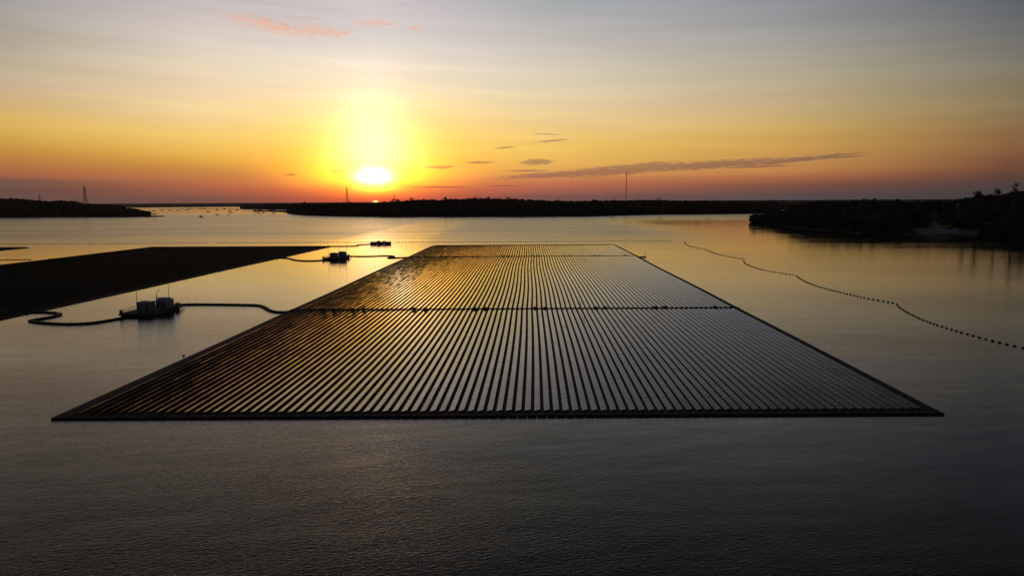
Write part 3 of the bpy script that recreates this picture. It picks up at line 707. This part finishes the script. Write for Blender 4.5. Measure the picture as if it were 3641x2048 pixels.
# ------------------------------------------------------------------ floating cable walkways between arrays and platforms
def chain(pts_uv, width, label, extra=None):
    P = [at(u, v) for u, v in pts_uv]
    # Catmull-Rom through the points
    pts = []
    for i in range(len(P) - 1):
        p0, p1, p2, p3 = P[max(i-1, 0)], P[i], P[i+1], P[min(i+2, len(P)-1)]
        n = max(2, int((p2 - p1).length / .8))
        for k in range(n):
            t = k / n; pts.append(.5 * ((2*p1) + (p2 - p0)*t + (2*p0 - 5*p1 + 4*p2 - p3)*t*t + (3*p1 - p0 - 3*p2 + p3)*t*t*t))
    pts.append(P[-1])
    o0 = pts[0].copy(); r = thing('cable_walkway', o0, label, 'cable walkway', 'floating cable walkways')
    mb = MB(); cb = [MB(), MB()]; pins = MB(); acc = 0
    for a, b in zip(pts, pts[1:]):
        a = a - o0; b = b - o0; d = (b - a)
        if d.length < .05: continue
        d.normalize(); n = Vector((-d.y, d.x, 0)); bs = len(mb.v); g = d * .03; w = width / 2
        for z, k in ((-.15, 1), (.28, 1), (.36, .86)):
            for q, s in ((a + g, -1), (a + g, 1), (b - g, 1), (b - g, -1)): mb.v.append((q.x + n.x*w*s*k, q.y + n.y*w*s*k, z))
        mb.q += [tuple(bs + i for i in f) for f in ((0,1,5,4),(1,2,6,5),(2,3,7,6),(3,0,4,7),(4,5,9,8),(5,6,10,9),(6,7,11,10),(7,4,8,11),(8,9,10,11))]
        for j, c in enumerate(cb):
            off = n * (w * (.25 if j else -.25)); c.bar((a.x + off.x, a.y + off.y, .45), (b.x + off.x, b.y + off.y, .45), .09, 5)
        acc += 1
        if acc % 3 == 0:
            for s in (-1, 1): pins.bar((a.x + n.x*w*s*.95, a.y + n.y*w*s*.95, .3), (a.x + n.x*w*s*.95, a.y + n.y*w*s*.95, .78), .05, 4)
    mb.build('float_chain', M['float'], r)
    for c in cb: c.build('cable', M['cable'], r)
    pins.build('pin', M['dark'], r)['kind'] = 'stuff'
    return r
chain([(60,1113),(100,1111.5),(160,1112),(192,1114),(210,1118),(204,1124),(172,1131),(135,1137),(112,1141),(118,1145),(145,1149),(200,1153),(260,1154),(330,1150),(395,1140),(440,1131)], 1.7, 'thick sharply bending floating cable walkway from the left array to the near platform')
chain([(620,1086.5),(640,1085.5),(683,1084),(787,1084.5),(860,1085.5),(905,1086.5),(930,1090),(943,1096),(961,1106),(985,1111),(1012,1111.5),(1046,1109.5)], 1.4, 'floating cable walkway from the near platform right to the nearest array')
chain([(968,918.5),(1012,918.5),(1032,921),(1050,926),(1086,928.5),(1124,928),(1165,925)], 1.6, 'dark floating cable walkway from the left array to the middle platform')
chain([(1232,911.5),(1273,912.5),(1328,912),(1366,910.5),(1394,911),(1400,913.5),(1384,916.5),(1383,918.5),(1403,918),(1444,916.5),(1466,915)], 1.6, 'floating cable walkway with a short loop from the middle platform to the nearest array')
chain([(1162,876.6),(1222,876.6),(1256,875.8),(1270,874.5),(1275,872),(1279,871),(1300,870),(1314,869),(1326,867)], 1.9, 'thin far floating cable walkway leading to the low far platform')

# ------------------------------------------------------------------ inverter platforms
def platform(loc, rz, label, mh=(8.2, 8.8)):
    r = thing('inverter_platform', loc, label, 'floating platform', 'floating inverter platforms', rz)
    hx, hy = 5.0, 8.6
    for k in range(5):
        x = -hx + .9 + k * (2*hx - 1.8) / 4
        mb = MB().bar((x, -hy + .3, .15), (x, hy - .3, .15), .55, 10); mb.build('pontoon', M['dark'], r)
    MB().box(-hx, hx, -hy, hy, .85, 1.1).build('deck', M['wood'], r)
    mb = MB()
    for k in range(9):
        y = -hy + .15 + k * (2*hy - .3) / 8; mb.box(-hx - .03, hx + .03, y - .08, y + .08, .62, .845)
    for x in (-hx + .1, 0, hx - .1): mb.box(x - .1, x + .1, -hy - .02, hy + .02, .45, .615)
    mb.build('deck_beam', M['steel'], r)
    def cabin(x, y, w, d, h, over):
        c = MB()
        c.box(x - w/2, x + w/2, y - d/2, y + d/2, 1.1, 1.1 + h)
        n = int(w / .3)
        for k in range(n): c.box(x - w/2 + .05 + k*.3, x - w/2 + .2 + k*.3, y - d/2 - .035, y - d/2 - .002, 1.25, h + .95)
        c = c.build('cabin', M['cabin'], r)
        MB().box(x - w/2 - over, x + w/2 + over, y - d/2 - over, y + d/2 + over, 1.1 + h, 1.24 + h, .03).build('roof', M['roof'], c)
        dd = MB().box(x + w/2 - 1.25, x + w/2 - .35, y - d/2 - .07, y - d/2 - .038, 1.15, 3.1).build('door', M['steel'], c)
        v_ = MB()
        for k in range(6): v_.box(x - w/2 + .4, x - w/2 + 1.2, y - d/2 - .09, y - d/2 - .04, 1.8 + k*.16, 1.9 + k*.16)
        v_.build('vent', M['steel'], c); return c
    cabin(-1.2, -.6, 4.2, 3.4, 2.5, .1)
    c2 = cabin(2.35, 3.9, 3.3, 4.6, 2.6, .12)
    MB().box(-.1, 3.6, 3.0, 5.6, 3.85, 4.35, .1).build('roof_unit', M['roof'], r)
    MB().box(-2.2, -.4, -1.4, -.2, 3.76, 4.0, .08).build('roof_unit', M['roof'], r)
    MB().box(4.15, 4.8, 6.4, 8.0, 1.1, 2.2, .05).build('switch_box', M['cabin'], r)
    MB().bar((-2.9, -2.5, 1.1), (-2.9, -2.5, mh[0]), .09, 6, .06).build('lightning_rod', M['steel'], r)
    MB().bar((2.3, 6.4, 1.1), (2.3, 6.4, mh[1]), .1, 6, .06).build('lightning_rod', M['steel'], r)
    lp = MB().bar((.4, 2.6, 1.1), (.4, 2.6, 5.9), .09, 6); lp.bar((.4, 2.6, 5.9), (1.45, 2.6, 7.0), .07, 6); lp = lp.build('lamp_post', M['steel'], r)
    MB().box(1.35, 1.75, 2.48, 2.72, 6.95, 7.08, .02).build('lamp_head', M['steel'], lp); MB().ball((.6, 2.5, 4.9), .2, .2, .28).build('siren', M['dark'], lp)
    def rail(x0, y0, x1, y1):
        mb = MB(); L = math.hypot(x1 - x0, y1 - y0); n = max(2, int(L / 1.1))
        for z in (1.62, 2.15): mb.bar((x0, y0, z), (x1, y1, z), .05, 5)
        for k in range(n + 1):
            f = k / n; mb.bar((x0 + (x1-x0)*f, y0 + (y1-y0)*f, 1.05), (x0 + (x1-x0)*f, y0 + (y1-y0)*f, 2.2), .05, 5)
        mb.build('railing', M['steel'], r)
    e = .1
    rail(-hx + e, -hy + e, -hx + e, hy - e); rail(-hx + e, -hy + e, hx - e, -hy + e); rail(hx - e, -hy + e, hx - e, hy - 2.2); rail(-hx + e, hy - e, hx - e, hy - e)
    MB().box(-hx + .15, -hx + .75, -hy + .3, -hy + .9, 1.1, 1.95, .04).build('control_box', M['dark'], r)
    # boarding stair at the right end
    st = MB()
    for k in range(4): st.box(hx + .1 + k*.32, hx + .42 + k*.32, hy - 2.0, hy - .6, .95 - k*.24, 1.0 - k*.24)
    for y in (hy - 2.02, hy - .58): st.bar((hx, y, 1.05), (hx + 1.5, y, -.05), .05, 5); st.bar((hx, y, 2.1), (hx + 1.5, y, .95), .035, 5); st.bar((hx + 1.45, y, -.1), (hx + 1.45, y, 1.0), .035, 5)
    st.build('stair', M['steel'], r)
    return r
p1 = platform((-116.2, 217.3, 0), math.radians(-6), 'nearest inverter platform with two metal cabins between the left and near arrays')
p2 = dup(p1); p2.location = (-109.3, 424.5, 0); p2.rotation_euler = (0, 0, math.radians(-14)); p2['label'] = 'middle inverter platform with cabins and two thin rods in the yellow glow'
for ch in p2.children:
    if ch.name.startswith('lightning_rod'): ch.scale = (1.25, 1.25, 1.3); ch.location = (0, 0, -.3)
# low far platform
r = thing('service_barge', (-109.5, 571.5, 0), 'low dark far platform without cabins beside the far buoy line', 'barge', rz=math.radians(3))
for x in (-5.7, 0, 5.7): MB().box(x - 2.5, x + 2.5, -2.6, 2.6, -.2, .75, .1).build('pontoon', M['dark'], r)
MB().box(-8.4, 8.4, -3, 3, .6, 1.9).build('deck', M['dark'], r)
MB().box(-3, -.4, -1, 1, 1.7, 2.9, .1).build('equipment_box', M['dark'], r); MB().box(1.6, 4.0, -1, 1, 1.7, 2.6, .1).build('equipment_box', M['dark'], r)
for y in (-2.9, 2.9):
    mb = MB(); mb.bar((-8.3, y, 2.7), (8.3, y, 2.7), .05, 5)
    for k in range(13): x = -8.3 + k*16.6/12; mb.bar((x, y, 1.65), (x, y, 2.75 + (.7 if k in (0, 12) else 0)), .06, 5)
    mb.build('railing', M['steel'], r)

# ------------------------------------------------------------------ buoy booms
def boom(pts_uv, spacing, L, R, label, group):
    P = [at(u, v) for u, v in pts_uv]; o0 = P[0].copy(); r = thing('buoy_boom', o0, label, 'buoy line', group)
    seg = [(b - a).length for a, b in zip(P, P[1:])]; tot = sum(seg); n = int(tot / spacing)
    def pos(d):
        for a, b, l in zip(P, P[1:], seg):
            if d <= l: return a.lerp(b, d / l), (b - a).normalized()
            d -= l
        return P[-1], (P[-1] - P[-2]).normalized()
    proto = MB(); k = 8                     # a barrel float lying along the line
    prof = [(-L/2, .35), (-L/2 + .08, .85), (-L/6, 1), (L/6, 1), (L/2 - .08, .85), (L/2, .35)]
    for x, f in prof:
        for i in range(k): a = 2*math.pi*i/k; proto.v.append((x, R*f*math.cos(a), R*f*math.sin(a)))
    for j in range(len(prof) - 1):
        for i in range(k): proto.q.append((j*k + i, j*k + (i+1) % k, (j+1)*k + (i+1) % k, (j+1)*k + i))
    proto.q.append(tuple(reversed(range(k)))); proto.q.append(tuple((len(prof)-1)*k + i for i in range(k)))
    b0 = proto.build('buoy', M['dark'], r, smooth=True); me = b0.data
    rope = MB(); last = None
    for i in range(n):
        p, d = pos((i + .5) * spacing + random.uniform(-.12, .12)); p = p - o0
        o = b0 if i == 0 else bpy.data.objects.new('buoy', me)
        if i: COL.objects.link(o); o.parent = r
        o.location = (p.x, p.y + random.uniform(-.06, .06), R * .35 + random.uniform(-.03, .03)); o.rotation_euler = (0, random.uniform(-.05, .05), math.atan2(d.y, d.x) + random.uniform(-.12, .12))
        if last is not None: rope.bar((last.x, last.y, .0), (p.x, p.y, .0), .035, 4)
        last = p
    rope.build('rope', M['cable'], r)
    return n
gr = 'buoy booms strung along the right side'
bl = [
 ([(2431,861),(2438,861.2),(2434,865),(2438,869),(2452,876),(2475,881.5),(2503,885.5)], 'farthest hooked section of the right buoy boom, at its far tip'),
 ([(2503,885.5),(2519,892),(2540,901),(2568,908),(2610,916),(2646,922)], 'second farthest section of the right buoy boom, curving before the first kink'),
 ([(2646,922),(2644,931),(2653,940),(2672,948),(2704,957.5),(2740,965.5),(2784,972.5),(2829,979)], 'middle section of the right buoy boom, starting in a tight hook'),
 ([(2829,979),(2846,992),(2871,1005),(2909,1019),(2953,1031),(3011,1045),(3083,1062),(3141,1071.5),(3187,1080)], 'long section of the right buoy boom below the wooded right shore'),
 ([(3187,1080),(3199,1095),(3233,1115),(3276,1136),(3334,1157),(3412,1181),(3489,1202),(3559,1219.5),(3641,1239),(3740,1258)], 'nearest section of the right buoy boom running out of the photo')]
for i, (p, lab) in enumerate(bl): print('buoys', boom(p, 2.15, .8, .25, lab, gr))
gf = 'sections of the far buoy line'
for p, lab in (([(-30,868.3),(300,867.3),(748,864.8)], 'left section of the far buoy line, behind the left array'), ([(764,864.6),(1050,863),(1318,861.8)], 'middle section of the far buoy line, left of the low far platform'), ([(1402,861.6),(1800,860.3),(2398,857.2)], 'right section of the far buoy line, behind the near array')):
    print('buoys', boom(p, 2.95, 1.3, .30, lab, gf))
# second short boom behind the left array
print('buoys', boom([(-30,925.5),(60,924.5),(118,923.5)], 1.7, 1.0, .35, 'short buoy line left of the dark left array at the photo edge', gf))

# ------------------------------------------------------------------ thin evening haze
hm = bpy.data.materials.new('haze'); hm.use_nodes = True; n = hm.node_tree; n.nodes.clear()
pv = n.nodes.new('ShaderNodeVolumePrincipled'); pv.inputs['Color'].default_value = (.9, .85, .85, 1); pv.inputs['Density'].default_value = 1.3e-5; pv.inputs['Anisotropy'].default_value = .4
mo = n.nodes.new('ShaderNodeOutputMaterial'); n.links.new(pv.outputs[0], mo.inputs['Volume'])
hz = MB().box(-9000, 9000, -400, 8200, -2.5, 190).build('haze', hm); tag(hz, 'thin evening haze over the reservoir', kind='stuff')
